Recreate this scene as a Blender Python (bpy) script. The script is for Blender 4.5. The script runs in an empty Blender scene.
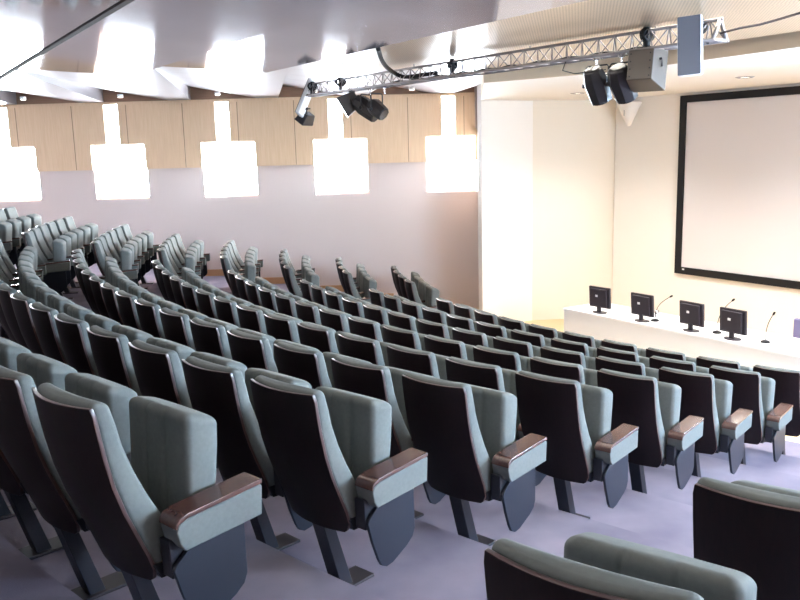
import bpy, bmesh, math, random
from math import sin, cos, pi, radians, sqrt, atan2
from mathutils import Vector, Matrix

C = bpy.context.scene.collection
ZS = 3.127                    # height of the eye above the front floor
random.seed(4)

# ------------------------------------------------------------------ camera
F_PX, PITCH, ROLL = 828.0, 0.178, 0.0252
cd = bpy.data.cameras.new('camera')
cd.sensor_width = 36.0
cd.lens = 36.0 * F_PX / 800.0
cd.clip_start, cd.clip_end = 0.05, 200
cam = bpy.data.objects.new('camera', cd)
C.objects.link(cam)
CAM_M = Matrix.Translation((0, 0, ZS)) @ Matrix.Rotation(pi / 2 - PITCH, 4, 'X') @ Matrix.Rotation(-ROLL, 4, 'Z')
cam.matrix_world = CAM_M
bpy.context.scene.camera = cam


def at(px, py, depth):
    """the point of the place seen at that spot of the photograph, at that distance"""
    return CAM_M @ Vector(((px - 400) / F_PX * depth, (300 - py) / F_PX * depth, -depth))


# ------------------------------------------------------------------ room frame
O = Vector((10.9802, 15.8601))
AXA = radians(212.7)
AX = Vector((cos(AXA), sin(AXA)))
NX = Vector((-AX.y, AX.x))


def uv(U, V):
    return O + AX * U + NX * V


def to_uv(p):
    v = Vector((p[0], p[1])) - O
    return v.dot(AX), v.dot(NX)


def mirror(p):
    U, V = to_uv(p)
    return uv(U, -V)


# ------------------------------------------------------------------ materials
def mat(name, col, rough=0.5, metal=0.0, spec=0.5, coat=0.0, noise=None, bump=None, emit=None, alpha=None):
    m = bpy.data.materials.new(name)
    m.use_nodes = True
    nt = m.node_tree
    b = nt.nodes['Principled BSDF']
    b.inputs['Base Color'].default_value = (*col, 1)
    b.inputs['Roughness'].default_value = rough
    b.inputs['Metallic'].default_value = metal
    b.inputs['Specular IOR Level'].default_value = spec
    b.inputs['Coat Weight'].default_value = coat
    b.inputs['Coat Roughness'].default_value = 0.12
    if emit:
        b.inputs['Emission Color'].default_value = (*emit[0], 1)
        b.inputs['Emission Strength'].default_value = emit[1]
    tc = nt.nodes.new('ShaderNodeTexCoord')
    if noise:
        col2, scale, stretch = noise
        mp = nt.nodes.new('ShaderNodeMapping')
        mp.inputs['Scale'].default_value = stretch
        nt.links.new(tc.outputs['Object'], mp.inputs['Vector'])
        n = nt.nodes.new('ShaderNodeTexNoise')
        n.inputs['Scale'].default_value = scale
        n.inputs['Detail'].default_value = 4
        nt.links.new(mp.outputs['Vector'], n.inputs['Vector'])
        r = nt.nodes.new('ShaderNodeValToRGB')
        r.color_ramp.elements[0].position = 0.33
        r.color_ramp.elements[1].position = 0.68
        r.color_ramp.elements[0].color = (*col, 1)
        r.color_ramp.elements[1].color = (*col2, 1)
        nt.links.new(n.outputs['Fac'], r.inputs['Fac'])
        nt.links.new(r.outputs['Color'], b.inputs['Base Color'])
    if bump:
        scale, strength, dist = bump
        n2 = nt.nodes.new('ShaderNodeTexNoise')
        n2.inputs['Scale'].default_value = scale
        nt.links.new(tc.outputs['Object'], n2.inputs['Vector'])
        bp = nt.nodes.new('ShaderNodeBump')
        bp.inputs['Strength'].default_value = strength
        bp.inputs['Distance'].default_value = dist
        nt.links.new(n2.outputs['Fac'], bp.inputs['Height'])
        nt.links.new(bp.outputs['Normal'], b.inputs['Normal'])
    return m


def S(r, g, b):
    f = lambda c: ((c / 255 + 0.055) / 1.055) ** 2.4 if c / 255 > 0.04045 else c / 255 / 12.92
    return (f(r), f(g), f(b))


M = {}
M['fabric'] = mat('seat_fabric', S(101, 104, 101), 0.9, spec=0.2, noise=(S(106, 109, 106), 60, (1, 1, 1)), bump=(400, 0.15, 0.002))
M['shell'] = mat('wenge_veneer', S(20, 9, 11), 0.45, spec=0.22, noise=(S(27, 13, 14), 9, (12, 12, 0.6)))
M['edge'] = mat('shell_edge_highlight', S(66, 42, 38), 0.35, spec=0.6)  # rim highlight of the shell put into a lighter edge colour
M['cap'] = mat('varnished_armrest_wood', S(74, 48, 44), 0.26, coat=0.6, noise=(S(90, 60, 52), 10, (10, 1, 10)))
M['plate'] = mat('slate_laminate', S(28, 31, 41), 0.4, spec=0.4)
M['steel'] = mat('black_seat_steel', S(26, 26, 34), 0.38, spec=0.6)
M['foot'] = mat('brown_steel_plate', S(42, 34, 38), 0.5, spec=0.4)
M['carpet'] = mat('lavender_carpet', S(110, 104, 119), 0.95, spec=0.1, noise=(S(138, 129, 140), 1.6, (1, 1, 1)), bump=(250, 0.3, 0.004))
M['oak'] = mat('front_oak_floor', S(214, 184, 136), 0.35, noise=(S(222, 194, 150), 5, (1, 8, 1)))
M['wall'] = mat('lavender_wall_paint', S(222, 207, 200), 0.8, spec=0.2)
M['cream'] = mat('cream_stage_paint', S(240, 234, 226), 0.75, spec=0.2)
M['tan'] = mat('dimmed_cream_stage_paint', S(230, 219, 203), 0.75, spec=0.2)  # cream wall in weaker light, its shade put into a darker tone
M['fascia'] = mat('tan_fascia_paint', S(212, 192, 166), 0.7, spec=0.2)
M['board'] = mat('pale_maple_board', S(222, 190, 154), 0.5, noise=(S(230, 200, 165), 5, (9, 9, 0.5)))
M['darkwood'] = mat('brown_maple_fascia', S(146, 110, 86), 0.5, noise=(S(156, 120, 96), 5, (0.6, 9, 9)))
M['skirt'] = mat('oak_skirting', S(196, 150, 108), 0.45)
M['frame'] = mat('white_window_frame', S(238, 238, 240), 0.4)
M['black'] = mat('black_paint', S(22, 21, 24), 0.6, spec=0.3)
M['lampblack'] = mat('lamp_black_metal', S(40, 36, 38), 0.35, metal=0.3)
M['lampgrey'] = mat('lamp_brown_grey_metal', S(66, 58, 52), 0.4, metal=0.2)
M['alu'] = mat('truss_aluminium', S(140, 132, 132), 0.45, metal=0.6)
M['screen'] = mat('projection_fabric', S(222, 217, 217), 0.8, spec=0.2)
M['white'] = mat('white_desk_laminate', S(244, 242, 240), 0.35)
M['speaker'] = mat('grey_speaker_grille', S(92, 95, 106), 0.7, spec=0.2)
M['whiteplastic'] = mat('white_plastic', S(236, 234, 232), 0.4)
M['monitor'] = mat('monitor_plastic', S(46, 40, 46), 0.4)
M['glassdark'] = mat('dark_lens', S(20, 20, 30), 0.1)
M['chrome'] = mat('chrome', S(205, 205, 210), 0.2, metal=1.0)
M['lampglow'] = mat('downlight_glow', S(255, 244, 225), 0.5, emit=((1, 0.93, 0.82), 3.0))
M['purple'] = mat('violet_grey_fabric', S(120, 116, 150), 0.8)
M['copper'] = mat('copper_trim', S(48, 28, 24), 0.75, spec=0.15)

# satin ceiling: silver at the back, perforated timber towards the front
M['silver'] = mat('satin_silver_ceiling', S(146, 144, 154), 0.07, metal=0.55, noise=(S(182, 178, 188), 1.2, (1, 1, 1)))
M['fin'] = mat('pale_ceiling_fin', S(172, 168, 172), 0.3, metal=0.4)


def perforated():
    m = mat('perforated_beige_ceiling', S(204, 188, 168), 0.3, metal=0.2)
    nt = m.node_tree
    b = nt.nodes['Principled BSDF']
    tc = nt.nodes.new('ShaderNodeTexCoord')
    mp = nt.nodes.new('ShaderNodeMapping')
    mp.inputs['Rotation'].default_value = (0, 0, -AXA)
    nt.links.new(tc.outputs['Object'], mp.inputs['Vector'])
    sx = nt.nodes.new('ShaderNodeSeparateXYZ')
    nt.links.new(mp.outputs['Vector'], sx.inputs['Vector'])

    def math_node(op, a, bv=None):
        n = nt.nodes.new('ShaderNodeMath')
        n.operation = op
        nt.links.new(a, n.inputs[0])
        if bv is not None:
            if isinstance(bv, (int, float)):
                n.inputs[1].default_value = bv
            else:
                nt.links.new(bv, n.inputs[1])
        return n.outputs[0]
    k = 2 * pi / 0.032
    a = math_node('SINE', math_node('MULTIPLY', sx.outputs['X'], k))
    c = math_node('SINE', math_node('MULTIPLY', sx.outputs['Y'], k))
    d = math_node('GREATER_THAN', math_node('MULTIPLY', a, c), 0.35)
    mix = nt.nodes.new('ShaderNodeMix')
    mix.data_type = 'RGBA'
    nt.links.new(d, mix.inputs['Factor'])
    mix.inputs[6].default_value = (*S(214, 190, 162), 1)
    mix.inputs[7].default_value = (*S(170, 146, 120), 1)
    nt.links.new(mix.outputs[2], b.inputs['Base Color'])
    return m


M['perf'] = perforated()

# clear glass: mostly lets the day through
g = bpy.data.materials.new('window_glass')
g.use_nodes = True
nt = g.node_tree
nt.nodes.clear()
out = nt.nodes.new('ShaderNodeOutputMaterial')
mx = nt.nodes.new('ShaderNodeMixShader')
tr = nt.nodes.new('ShaderNodeBsdfTransparent')
gl = nt.nodes.new('ShaderNodeBsdfGlossy')
gl.inputs['Roughness'].default_value = 0.02
mx.inputs[0].default_value = 0.06
nt.links.new(tr.outputs[0], mx.inputs[1])
nt.links.new(gl.outputs[0], mx.inputs[2])
nt.links.new(mx.outputs[0], out.inputs[0])
M['glass'] = g


# ------------------------------------------------------------------ mesh helpers
class MB:
    def __init__(self):
        self.v, self.f, self.mi = [], [], []

    def add(self, vs, fs, mi=0):
        n = len(self.v)
        self.v += [tuple(p) for p in vs]
        self.f += [tuple(i + n for i in f) for f in fs]
        self.mi += [mi] * len(fs)
        return self

    def box(self, x0, x1, y0, y1, z0, z1, mt=None, mi=0):
        vs = [Vector((x, y, z)) for z in (z0, z1) for y in (y0, y1) for x in (x0, x1)]
        if mt is not None:
            vs = [mt @ p for p in vs]
        return self.add(vs, [(0, 2, 3, 1), (4, 5, 7, 6), (0, 1, 5, 4), (2, 6, 7, 3), (0, 4, 6, 2), (1, 3, 7, 5)], mi)

    def prism(self, poly, fn, a, b, mi=0):
        """poly: 2D points; fn(p, t) -> 3D for t in (a, b)"""
        n = len(poly)
        vs = [fn(p, a) for p in poly] + [fn(p, b) for p in poly]
        fs = [tuple(range(n))[::-1], tuple(range(n, 2 * n))]
        fs += [(i, (i + 1) % n, n + (i + 1) % n, n + i) for i in range(n)]
        return self.add(vs, fs, mi)

    def tube(self, pts, r, n=8, mi=0, cap=True):
        pts = [Vector(p) for p in pts]
        rings = []
        up = None
        for i, p in enumerate(pts):
            t = (pts[min(i + 1, len(pts) - 1)] - pts[max(i - 1, 0)]).normalized()
            if up is None:
                up = t.orthogonal().normalized()
            else:
                up = (up - t * up.dot(t)).normalized()
            s = t.cross(up)
            rr = r[i] if isinstance(r, (list, tuple)) else r
            rings.append([p + (up * cos(2 * pi * k / n) + s * sin(2 * pi * k / n)) * rr for k in range(n)])
        vs = [q for ring in rings for q in ring]
        fs = []
        for i in range(len(pts) - 1):
            for k in range(n):
                fs.append((i * n + k, i * n + (k + 1) % n, (i + 1) * n + (k + 1) % n, (i + 1) * n + k))
        if cap:
            fs.append(tuple(range(n))[::-1])
            fs.append(tuple(range((len(pts) - 1) * n, len(pts) * n)))
        return self.add(vs, fs, mi)

    def mesh(self, name, mats, smooth=False):
        me = bpy.data.meshes.new(name)
        me.from_pydata(self.v, [], self.f)
        bm = bmesh.new()
        bm.from_mesh(me)
        bmesh.ops.recalc_face_normals(bm, faces=bm.faces)
        bm.to_mesh(me)
        bm.free()
        for m in (mats if isinstance(mats, (list, tuple)) else [mats]):
            me.materials.append(m)
        for p, i in zip(me.polygons, self.mi):
            p.material_index = i
            p.use_smooth = smooth
        return me

    def build(self, name, mats, parent=None, smooth=False, bevel=0, seg=2):
        o = bpy.data.objects.new(name, self.mesh(name, mats, smooth or bevel > 0))
        C.objects.link(o)
        if parent is not None:
            o.parent = parent
        if bevel:
            add_bevel(o, bevel, seg)
        return o


def add_bevel(o, w, seg=2, ang=35):
    b = o.modifiers.new('bevel', 'BEVEL')
    b.width = w
    b.segments = seg
    b.limit_method = 'ANGLE'
    b.angle_limit = radians(ang)
    b.harden_normals = False
    w2 = o.modifiers.new('normals', 'WEIGHTED_NORMAL')
    w2.keep_sharp = True


def struct(o, label=None):
    o['kind'] = 'structure'
    if label:
        o['label'] = label
    return o


def tag(o, label, cat, group=None, kind=None):
    o['label'] = label
    o['category'] = cat
    if group:
        o['group'] = group
    if kind:
        o['kind'] = kind
    return o


def empty(name, loc=(0, 0, 0), rz=0.0, mt=None):
    o = bpy.data.objects.new(name, None)
    o.empty_display_size = 0.1
    C.objects.link(o)
    if mt is not None:
        o.matrix_world = mt
    else:
        o.location = loc
        o.rotation_euler = (0, 0, rz)
    return o


# ------------------------------------------------------------------ room outline
WY0, WT = 16.4008, math.tan(-0.0245)          # window wall: y = WY0 + x * WT
WD = Vector((1, WT)).normalized()             # along it
WN = Vector((-WD.y, WD.x))                    # out of the room


def wl(s, t=0.0):
    """left window wall: s metres along (s = 0 where x = 0), t metres outwards"""
    return Vector((0, WY0)) + WD * s + WN * t


def wr(s, t=0.0):
    return mirror(wl(s, t))


SB = [Vector((1.58, 16.36)), Vector((1.47, 14.50)), Vector((2.43, 14.97)), Vector((4.00, 15.19))]
U_STAGE, U_BACK = 6.3, 20.6
Z_CEIL, Z_SOFF = 0.96 + ZS, 0.815 + ZS
ROOF = ZS + 1.75

# s on the window wall where the back wall meets it
def meet_back():
    a, b = -40.0, 0.0
    for _ in range(60):
        m = (a + b) / 2
        if to_uv(wl(m))[0] > U_BACK:
            a = m
        else:
            b = m
    return a


S_BACK = meet_back()


def clip(poly, fn):
    """keep the part of the polygon where fn(p) >= 0"""
    outp = []
    for i, p in enumerate(poly):
        q = poly[(i + 1) % len(poly)]
        a, b = fn(p), fn(q)
        if a >= 0:
            outp.append(p)
        if (a >= 0) != (b >= 0):
            outp.append(p.lerp(q, a / (a - b)))
    return outp


in_left = lambda p: -(p - wl(0)).dot(WN)
in_right = lambda p: in_left(mirror(p))
in_back = lambda p: U_BACK - to_uv(p)[0]
in_front = lambda p: to_uv(p)[0] - U_STAGE


def clip_room(poly):
    for fn in (in_left, in_right, in_back, in_front):
        if len(poly) < 3:
            return []
        poly = clip(poly, fn)
    return poly


# ------------------------------------------------------------------ rows
RISE = 0.18784
DR = 0.95414
R0 = 17.9254
row_r = lambda k: R0 - k * DR
floor_z = lambda k: RISE * (7 - k)
riser_r = lambda k: row_r(k) - 0.10

# floor: curved carpeted treads, one surface
mb = MB()
NA = 150
A0, A1 = radians(140), radians(285)
for k in range(-2, 8):
    ro = riser_r(k) if k > -2 else 26.0
    ri = riser_r(k + 1)
    z = floor_z(k)
    for i in range(NA):
        a, b = A0 + (A1 - A0) * i / NA, A0 + (A1 - A0) * (i + 1) / NA
        P = lambda r, t: O + Vector((cos(t), sin(t))) * r
        poly = clip_room([P(ri, a), P(ri, b), P(ro, b), P(ro, a)])
        if len(poly) < 3:
            continue
        mb.add([(p.x, p.y, z) for p in poly], [tuple(range(len(poly)))])
        e = [p for p in (P(ri, a), P(ri, b))]
        if all(min(in_left(p), in_right(p), in_back(p), in_front(p)) > -0.3 for p in e):
            zz = z - RISE - 0.002 if k < 7 else -0.03
            mb.add([(e[0].x, e[0].y, z), (e[1].x, e[1].y, z), (e[1].x, e[1].y, zz), (e[0].x, e[0].y, zz)], [(0, 1, 2, 3)])
o = mb.build('floor', M['carpet'])
struct(o, 'lavender grey carpet on the curved stepped treads')
mb = MB()
front = clip_room([uv(5, -14), uv(5, 14), uv(22, 14), uv(22, -14)])
mb.prism(front, lambda p, t: (p.x, p.y, t), -0.15, -0.012)
struct(mb.build('floor', M['oak']), 'pale oak floor between the seats and the stage wall')

# ------------------------------------------------------------------ window walls
ZW = [ZS - 0.8032, ZS + 0.26, ZS + 1.0196, ZS - 0.2218]     # sill, shoulder, top of boards, foot of boards
WX = [-12.63, -10.46, -8.13, -5.965, -3.80, -1.605, 0.575]
WXR = WX[3:]
WW, SL0, SL1 = 1.055, 0.31, 0.58


def wall_piece(mbx, f, s0, s1, z0, z1, t0, t1):
    vs = []
    for z in (z0, z1):
        for t in (t0, t1):
            for s in (s0, s1):
                p = f(s, t)
                vs.append((p.x, p.y, z))
    mbx.add(vs, [(0, 2, 3, 1), (4, 5, 7, 6), (0, 1, 5, 4), (2, 6, 7, 3), (0, 4, 6, 2), (1, 3, 7, 5)])


S_END = 1.62
trim_n = [0]
win_n = [0]


def trim_name():
    trim_n[0] += 1
    return 'trim_%d' % trim_n[0]


def window_wall(f, side, s_end, WX):
    m = MB()
    wall_piece(m, f, S_BACK - 0.3, s_end, -0.1, ZW[0], 0, 0.3)
    wall_piece(m, f, S_BACK - 0.3, s_end, ZW[2] + 0.1, ROOF, 0, 0.3)
    edges = [S_BACK - 0.3] + [v for x in WX for v in (x, x + WW)] + [s_end]
    shoulder = [S_BACK - 0.3] + [v for x in WX for v in (x + SL0, x + SL1)] + [s_end]
    for i in range(0, len(edges), 2):
        if edges[i + 1] - edges[i] > 0.02:
            wall_piece(m, f, edges[i], edges[i + 1], ZW[0], ZW[1], 0, 0.3)
        wall_piece(m, f, shoulder[i], shoulder[i + 1], ZW[1], ZW[2] + 0.1, 0, 0.3)
    struct(m.build('wall_' + side, M['wall']), 'pale lavender window wall on the %s' % side)
    # maple boards hung in front of the upper wall, one between each pair of windows
    for i in range(0, len(edges), 2):
        e0, e1, h0, h1 = edges[i], edges[i + 1], shoulder[i], shoulder[i + 1]
        if e1 - e0 < 0.05:
            e1 = e0 + 0.001
        if side == 'left':
            e1 = min(e1, 1.53)
            h1 = min(h1, 1.53)
        poly = [(e0, ZW[3]), (e1, ZW[3]), (e1, ZW[1]), (h1, ZW[1]), (h1, ZW[2]), (h0, ZW[2]), (h0, ZW[1]), (e0, ZW[1])]
        q = []
        for p in poly:
            if not q or (abs(p[0] - q[-1][0]) + abs(p[1] - q[-1][1])) > 1e-4:
                q.append(p)
        b = MB()
        b.prism(q, lambda p, t: (f(p[0], t).x, f(p[0], t).y, p[1]), -0.07, -0.002)
        # board joints
        struct(b.build(trim_name(), M['board']), 'pale maple board panel between the windows')
        for js in (h0 + (0.16 if i else 0.3), h0 + 0.16 + 1.1):
            if js < h1 - 0.1:
                b = MB()
                wall_piece(b, f, js, js + 0.012, ZW[3] + 0.01 if e0 + 0.02 < js < e1 - 0.02 else ZW[1] + 0.01, ZW[2] - 0.01, -0.073, -0.069)
                struct(b.build(trim_name(), M['darkwood']), 'dark joint between maple boards')
    b = MB()
    wall_piece(b, f, S_BACK, s_end if side == 'right' else 1.53, ZW[2], ZW[2] + 0.05, -0.09, -0.002)
    struct(b.build(trim_name(), M['board']), 'thin light ledge above the maple boards')
    b = MB()
    wall_piece(b, f, S_BACK, s_end if side == 'right' else 1.53, ZW[2] + 0.05, ROOF, -0.03, -0.002)
    struct(b.build(trim_name(), M['darkwood']), 'brown timber strip above the ledge')
    # windows
    for x in WX:
        win_n[0] += 1
        w = MB()
        fr = 0.035
        z0, z1, z2 = ZW[0], ZW[1], ZW[2] + 0.1
        for a in ((x, x + WW, z0, z0 + fr), (x, x + SL0, z1 - fr, z1), (x + SL1, x + WW, z1 - fr, z1), (x, x + fr, z0, z1), (x + WW - fr, x + WW, z0, z1),
                  (x + SL0, x + SL0 + 0.02, z1 - fr, z2), (x + SL1 - 0.02, x + SL1, z1 - fr, z2)):
            wall_piece(w, f, a[0], a[1], a[2], a[3], 0.16, 0.21)
        wo = w.build('window_%d' % win_n[0], M['frame'])
        struct(wo, 'square window with a narrow upper slot in the %s wall' % side)
        gp = MB()
        wall_piece(gp, f, x + 0.01, x + WW - 0.01, z0 + 0.01, z1 - 0.01, 0.18, 0.186)
        wall_piece(gp, f, x + SL0 + 0.005, x + SL1 - 0.005, z1, z2 - 0.01, 0.18, 0.186)
        gp.build('pane', M['glass'], wo)
        h = MB()
        wall_piece(h, f, x + SL1 - 0.02, x + SL1 + 0.01, z1 - 0.03, z1 + 0.0, -0.02, 0.16)
        h.build('window_handle', M['black'], wo)


window_wall(wl, 'left', S_END, WX)
window_wall(wr, 'right', 4.0, WXR)

# back wall
mb = MB()
p, q = wl(S_BACK), wr(S_BACK)
mb.prism([p, q, q + AX * 0.3, p + AX * 0.3], lambda p, t: (p.x, p.y, t), -0.1, ROOF)
struct(mb.build('wall_back', M['wall']), 'plain wall behind the last row')
# stage side walls and stage wall
def slab(a, b, th, z0, z1):
    d = (b - a).normalized()
    n = Vector((-d.y, d.x)) * th
    m = MB()
    m.prism([a, b, b + n, a + n], lambda p, t: (p.x, p.y, t), z0, z1)
    return m


struct(slab(SB[0], SB[1] + Vector((0.01, 0.09)), 0.12, -0.05, ROOF).build('wall_pier', M['cream']), 'narrow return of the stage portal')
struct(slab(SB[1], SB[2], 0.12, -0.05, ROOF).build('wall_portal', M['cream']), 'cream portal wall left of the stage')
struct(slab(SB[2], SB[3], 0.12, -0.05, ROOF).build('wall_stage_side', M['tan']), 'cream side wall of the stage')
c0 = SB[3]
V0 = to_uv(c0)[1]
c1 = uv(U_STAGE, -V0)
struct(slab(uv(U_STAGE, V0 - 0.0), c1, 0.15, -0.05, ROOF).build('wall_stage', M['cream']), 'cream stage wall behind the long desk')
for a, b in ((mirror(SB[3]), mirror(SB[2])), (mirror(SB[2]), mirror(SB[1])), (mirror(SB[1]), mirror(SB[0]))):
    struct(slab(a, b, 0.12, -0.05, ROOF).build('wall_right_portal', M['cream']))
# skirting, following the steps at the window wall
for k in range(-1, 8):
    pts = []
    for s in [S_BACK + 0.05 * i for i in range(int((1.5 - S_BACK) / 0.05))]:
        r = (wl(s) - O).length
        if riser_r(k + 1) <= r < riser_r(k):
            pts.append(s)
    if len(pts) > 1:
        m = MB()
        wall_piece(m, wl, pts[0], pts[-1] + 0.05, floor_z(k), floor_z(k) + 0.13, -0.02, -0.001)
        st = m.build('baseboard_left', M['skirt'])
        struct(st, 'orange-brown skirting along one tread of the window wall')

# ------------------------------------------------------------------ ceiling
LINE_Y = 9.85
fascia = [Vector((1.12, 10.70)), Vector((1.56, 10.38)), Vector((2.36, 9.70)), Vector((2.83, 8.97)), Vector((3.23, 8.25)), Vector((3.58, 7.58)), Vector((4.5, 5.75)),
          Vector((5.5, 3.5)), Vector((6.3, 1.2)), Vector((6.9, -1.5))]
seams = [(20.6, 19.0), (19.0, 17.65), (17.65, 16.36), (16.25, 15.03), (15.03, 13.73), (13.73, 12.35), (12.35, 10.9), (10.9, 9.4)]


def beyond_fascia(p):
    """positive on the audience side of the fascia line (whole polygons are cut by its straight middle stretch)"""
    a, b = Vector((2.60, 9.45)), Vector((3.58, 7.58))
    d = (b - a).normalized()
    return (p - a).dot(Vector((d.y, -d.x))) if Vector((d.y, -d.x)).dot(AX) > 0 else -(p - a).dot(Vector((d.y, -d.x)))


STEP = 0.13
for i, (u1, u0) in enumerate(seams):
    poly = [uv(u1, -13), uv(u1, 13), uv(u0, 13), uv(u0, -13)]
    for fn in (in_left, in_right, lambda p: LINE_Y + (1.0 if i > 5 else 0.0) - p.y, lambda p: beyond_fascia(p) + 0.12):
        if len(poly) >= 3:
            poly = clip(poly, fn)
    if len(poly) < 3:
        continue
    def zof(p, t):
        u = to_uv(p)[0]
        f = (u - u0) / (u1 - u0)
        return (p.x, p.y, Z_CEIL + STEP * f - 0.035 + t)
    m = MB()
    m.prism(poly, zof, 0, 0.03)
    struct(m.build('ceiling', M['silver'] if i < 5 else M['perf']), ('satin silver ceiling panel in a long tilted band' if i < 5 else 'beige perforated ceiling panel near the stage'))
# the dark slot with a copper lip
m = MB()
poly = [uv(16.36, -13), uv(16.36, 13), uv(16.315, 13), uv(16.315, -13)]
for fn in (in_left, in_right, lambda p: LINE_Y - p.y):
    poly = clip(poly, fn)
m.prism(poly, lambda p, t: (p.x, p.y, Z_CEIL + t), -0.045, 0.06)
struct(m.build(trim_name(), M['copper']), 'copper lip along the dark ceiling slot')
m = MB()  # added black panel, stands for the shade inside the slot
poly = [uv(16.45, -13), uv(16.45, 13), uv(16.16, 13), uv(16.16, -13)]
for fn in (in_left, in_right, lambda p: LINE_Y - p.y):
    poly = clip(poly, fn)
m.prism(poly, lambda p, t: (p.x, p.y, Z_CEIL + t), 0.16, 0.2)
struct(m.build(trim_name(), M['black']), 'black panel added above the ceiling slot to darken it')
# roof slab
m = MB()
m.prism([uv(4, -20), uv(4, 20), uv(23, 20), uv(23, -20)], lambda p, t: (p.x, p.y, t), ROOF, ROOF + 0.2)
struct(m.build('ceiling', M['darkwood']), 'slab above the hung ceiling panels')

# saw-tooth fins between the flat ceiling and the window wall
FS = 1.70
x0 = -7.35 - 4 * FS
for i in range(11):
    xl = x0 + i * FS
    if xl > 1.5:
        break
    xt, xr = xl + 1.28, xl + FS
    sh = 1.15
    zc = Z_CEIL + 0.135
    zw_lo, zw_hi = ZW[2] + 0.055, ZW[2] + 0.30
    yb = lambda x: WY0 + x * WT - 0.035
    NY = 6
    m = MB()
    cols = []
    for j in range(NY + 1):
        f = j / NY
        row = []
        for xx, zz in ((xl, zw_hi), (xt, zw_lo), (xr, zw_lo), (xr + 0.002, zw_hi)):
            x = xx + sh * (1 - f)
            y = LINE_Y - 0.35 + (yb(xx) - LINE_Y + 0.35) * f
            z = zc + (zz - zc) * f ** 1.15
            row.append((x, y, z))
        cols.append(row)
    vs = [p for r in cols for p in r] + [(p[0], p[1], p[2] + 0.03) for r in cols for p in r]
    n = 4 * (NY + 1)
    fs, mis = [], []
    for j in range(NY):
        for c in range(3):
            a = j * 4 + c
            fs.append((a, a + 1, a + 5, a + 4))
            fs.append((n + a, n + a + 4, n + a + 5, n + a + 1))
    m.add(vs, fs)
    struct(m.build('ceiling', M['fin']), 'pale folded ceiling fin next to the window wall')

# dropped soffit over the stage with its curved fascia
m = MB()
sof = fascia + [mirror(SB[1]), mirror(SB[2]), mirror(SB[3]), SB[3], SB[2], SB[1]]
n = len(sof)
m.add([(p.x, p.y, Z_SOFF) for p in sof], [tuple(range(n))])
so = struct(m.build('ceiling', M['cream']), 'cream soffit above the stage')
m = MB()
line = [SB[1]] + fascia
for a, b in zip(line, line[1:]):
    m.add([(a.x, a.y, Z_SOFF), (b.x, b.y, Z_SOFF), (b.x, b.y, ROOF), (a.x, a.y, ROOF)], [(0, 1, 2, 3)])
struct(m.build(trim_name(), M['fascia']), 'curved tan fascia in front of the stage soffit')

# ------------------------------------------------------------------ the auditorium seat
PROF = [(0.000, 0.000), (0.008, -0.06), (0.020, -0.15), (0.048, -0.283), (0.078, -0.38), (0.113, -0.468), (0.155, -0.57), (0.193, -0.672)]
TOP = 1.034


def shell_a(z):
    for (a0, z0), (a1, z1) in zip(PROF, PROF[1:]):
        if z >= z1:
            return a0 + (a1 - a0) * (z0 - z) / (z0 - z1)
    return PROF[-1][0]


HW = 0.21


def shell_mesh():
    m = MB()
    NXc = 10
    zs = [0, -0.03, -0.1, -0.18, -0.28, -0.38, -0.47, -0.56, -0.62, -0.66, -0.672]
    hw = [HW - 0.006, HW, HW, HW, HW, HW, HW, HW, HW - 0.005, HW - 0.025, HW - 0.04]
    front, back = [], []
    for z, w in zip(zs, hw):
        for i in range(NXc + 1):
            x = -w + 2 * w * i / NXc
            a = shell_a(z) - 0.044 * (1 - (x / HW) ** 2) + 0.0
            front.append((x, a + 0.016, z + TOP))
            back.append((x, a, z + TOP))
    n = len(front)
    W = NXc + 1
    R = len(zs)
    fs, mi = [], []
    for r in range(R - 1):
        for i in range(NXc):
            a = r * W + i
            fs.append((a, a + 1, a + W + 1, a + W)); mi.append(0)
            fs.append((n + a, n + a + W, n + a + W + 1, n + a + 1)); mi.append(0)
    for i in range(NXc):
        fs.append((i, n + i, n + i + 1, i + 1)); mi.append(1)
        a = (R - 1) * W + i
        fs.append((a, a + 1, n + a + 1, n + a)); mi.append(1)
    for r in range(R - 1):
        a = r * W
        fs.append((a, a + W, n + a + W, n + a)); mi.append(1)
        a = r * W + NXc
        fs.append((a, n + a, n + a + W, a + W)); mi.append(1)
    m.v = front + back
    m.f = fs
    m.mi = mi
    return m.mesh('back_shell', [M['shell'], M['edge']], True)


def pad_ring(w, a0, a1, rc, c0, c1, groove=0.0):
    """rounded outline of an upholstered pad seen from above; c0 / c1 bend its two faces"""
    pts = []
    xs = [-1, -0.8, -0.6, -0.42, -0.36, -0.30, -0.1, 0.1, 0.30, 0.36, 0.42, 0.6, 0.8, 1]
    L = w - rc
    for f in xs:
        x = f * L
        pts.append((x, a0 + c0(x) + (groove if abs(abs(f) - 0.36) < 0.01 else 0)))
    for i in range(1, 5):
        t = -pi / 2 + pi / 2 * i / 5
        x = L + rc * cos(t)
        pts.append((x, a0 + rc + rc * sin(t) + c0(x)))
    half = (a1 - a0) / 2
    for i in range(0, 5):
        t = pi / 2 * i / 5
        x = L + rc * cos(t)
        k = c1(x) if i else (c0(x) + c1(x)) / 2
        pts.append((x, a1 - rc + rc * sin(t) + k))
    for f in xs[::-1]:
        x = f * L
        pts.append((x, a1 + c1(x)))
    for i in range(1, 5):
        t = pi / 2 + pi / 2 * i / 5
        x = -L + rc * cos(t)
        pts.append((x, a1 - rc + rc * sin(t) + c1(x)))
    for i in range(0, 5):
        t = pi + pi / 2 * i / 5
        x = -L + rc * cos(t)
        k = c0(x) if i else (c0(x) + c1(x)) / 2
        pts.append((x, a0 + rc + rc * sin(t) + k))
    return pts


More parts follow.
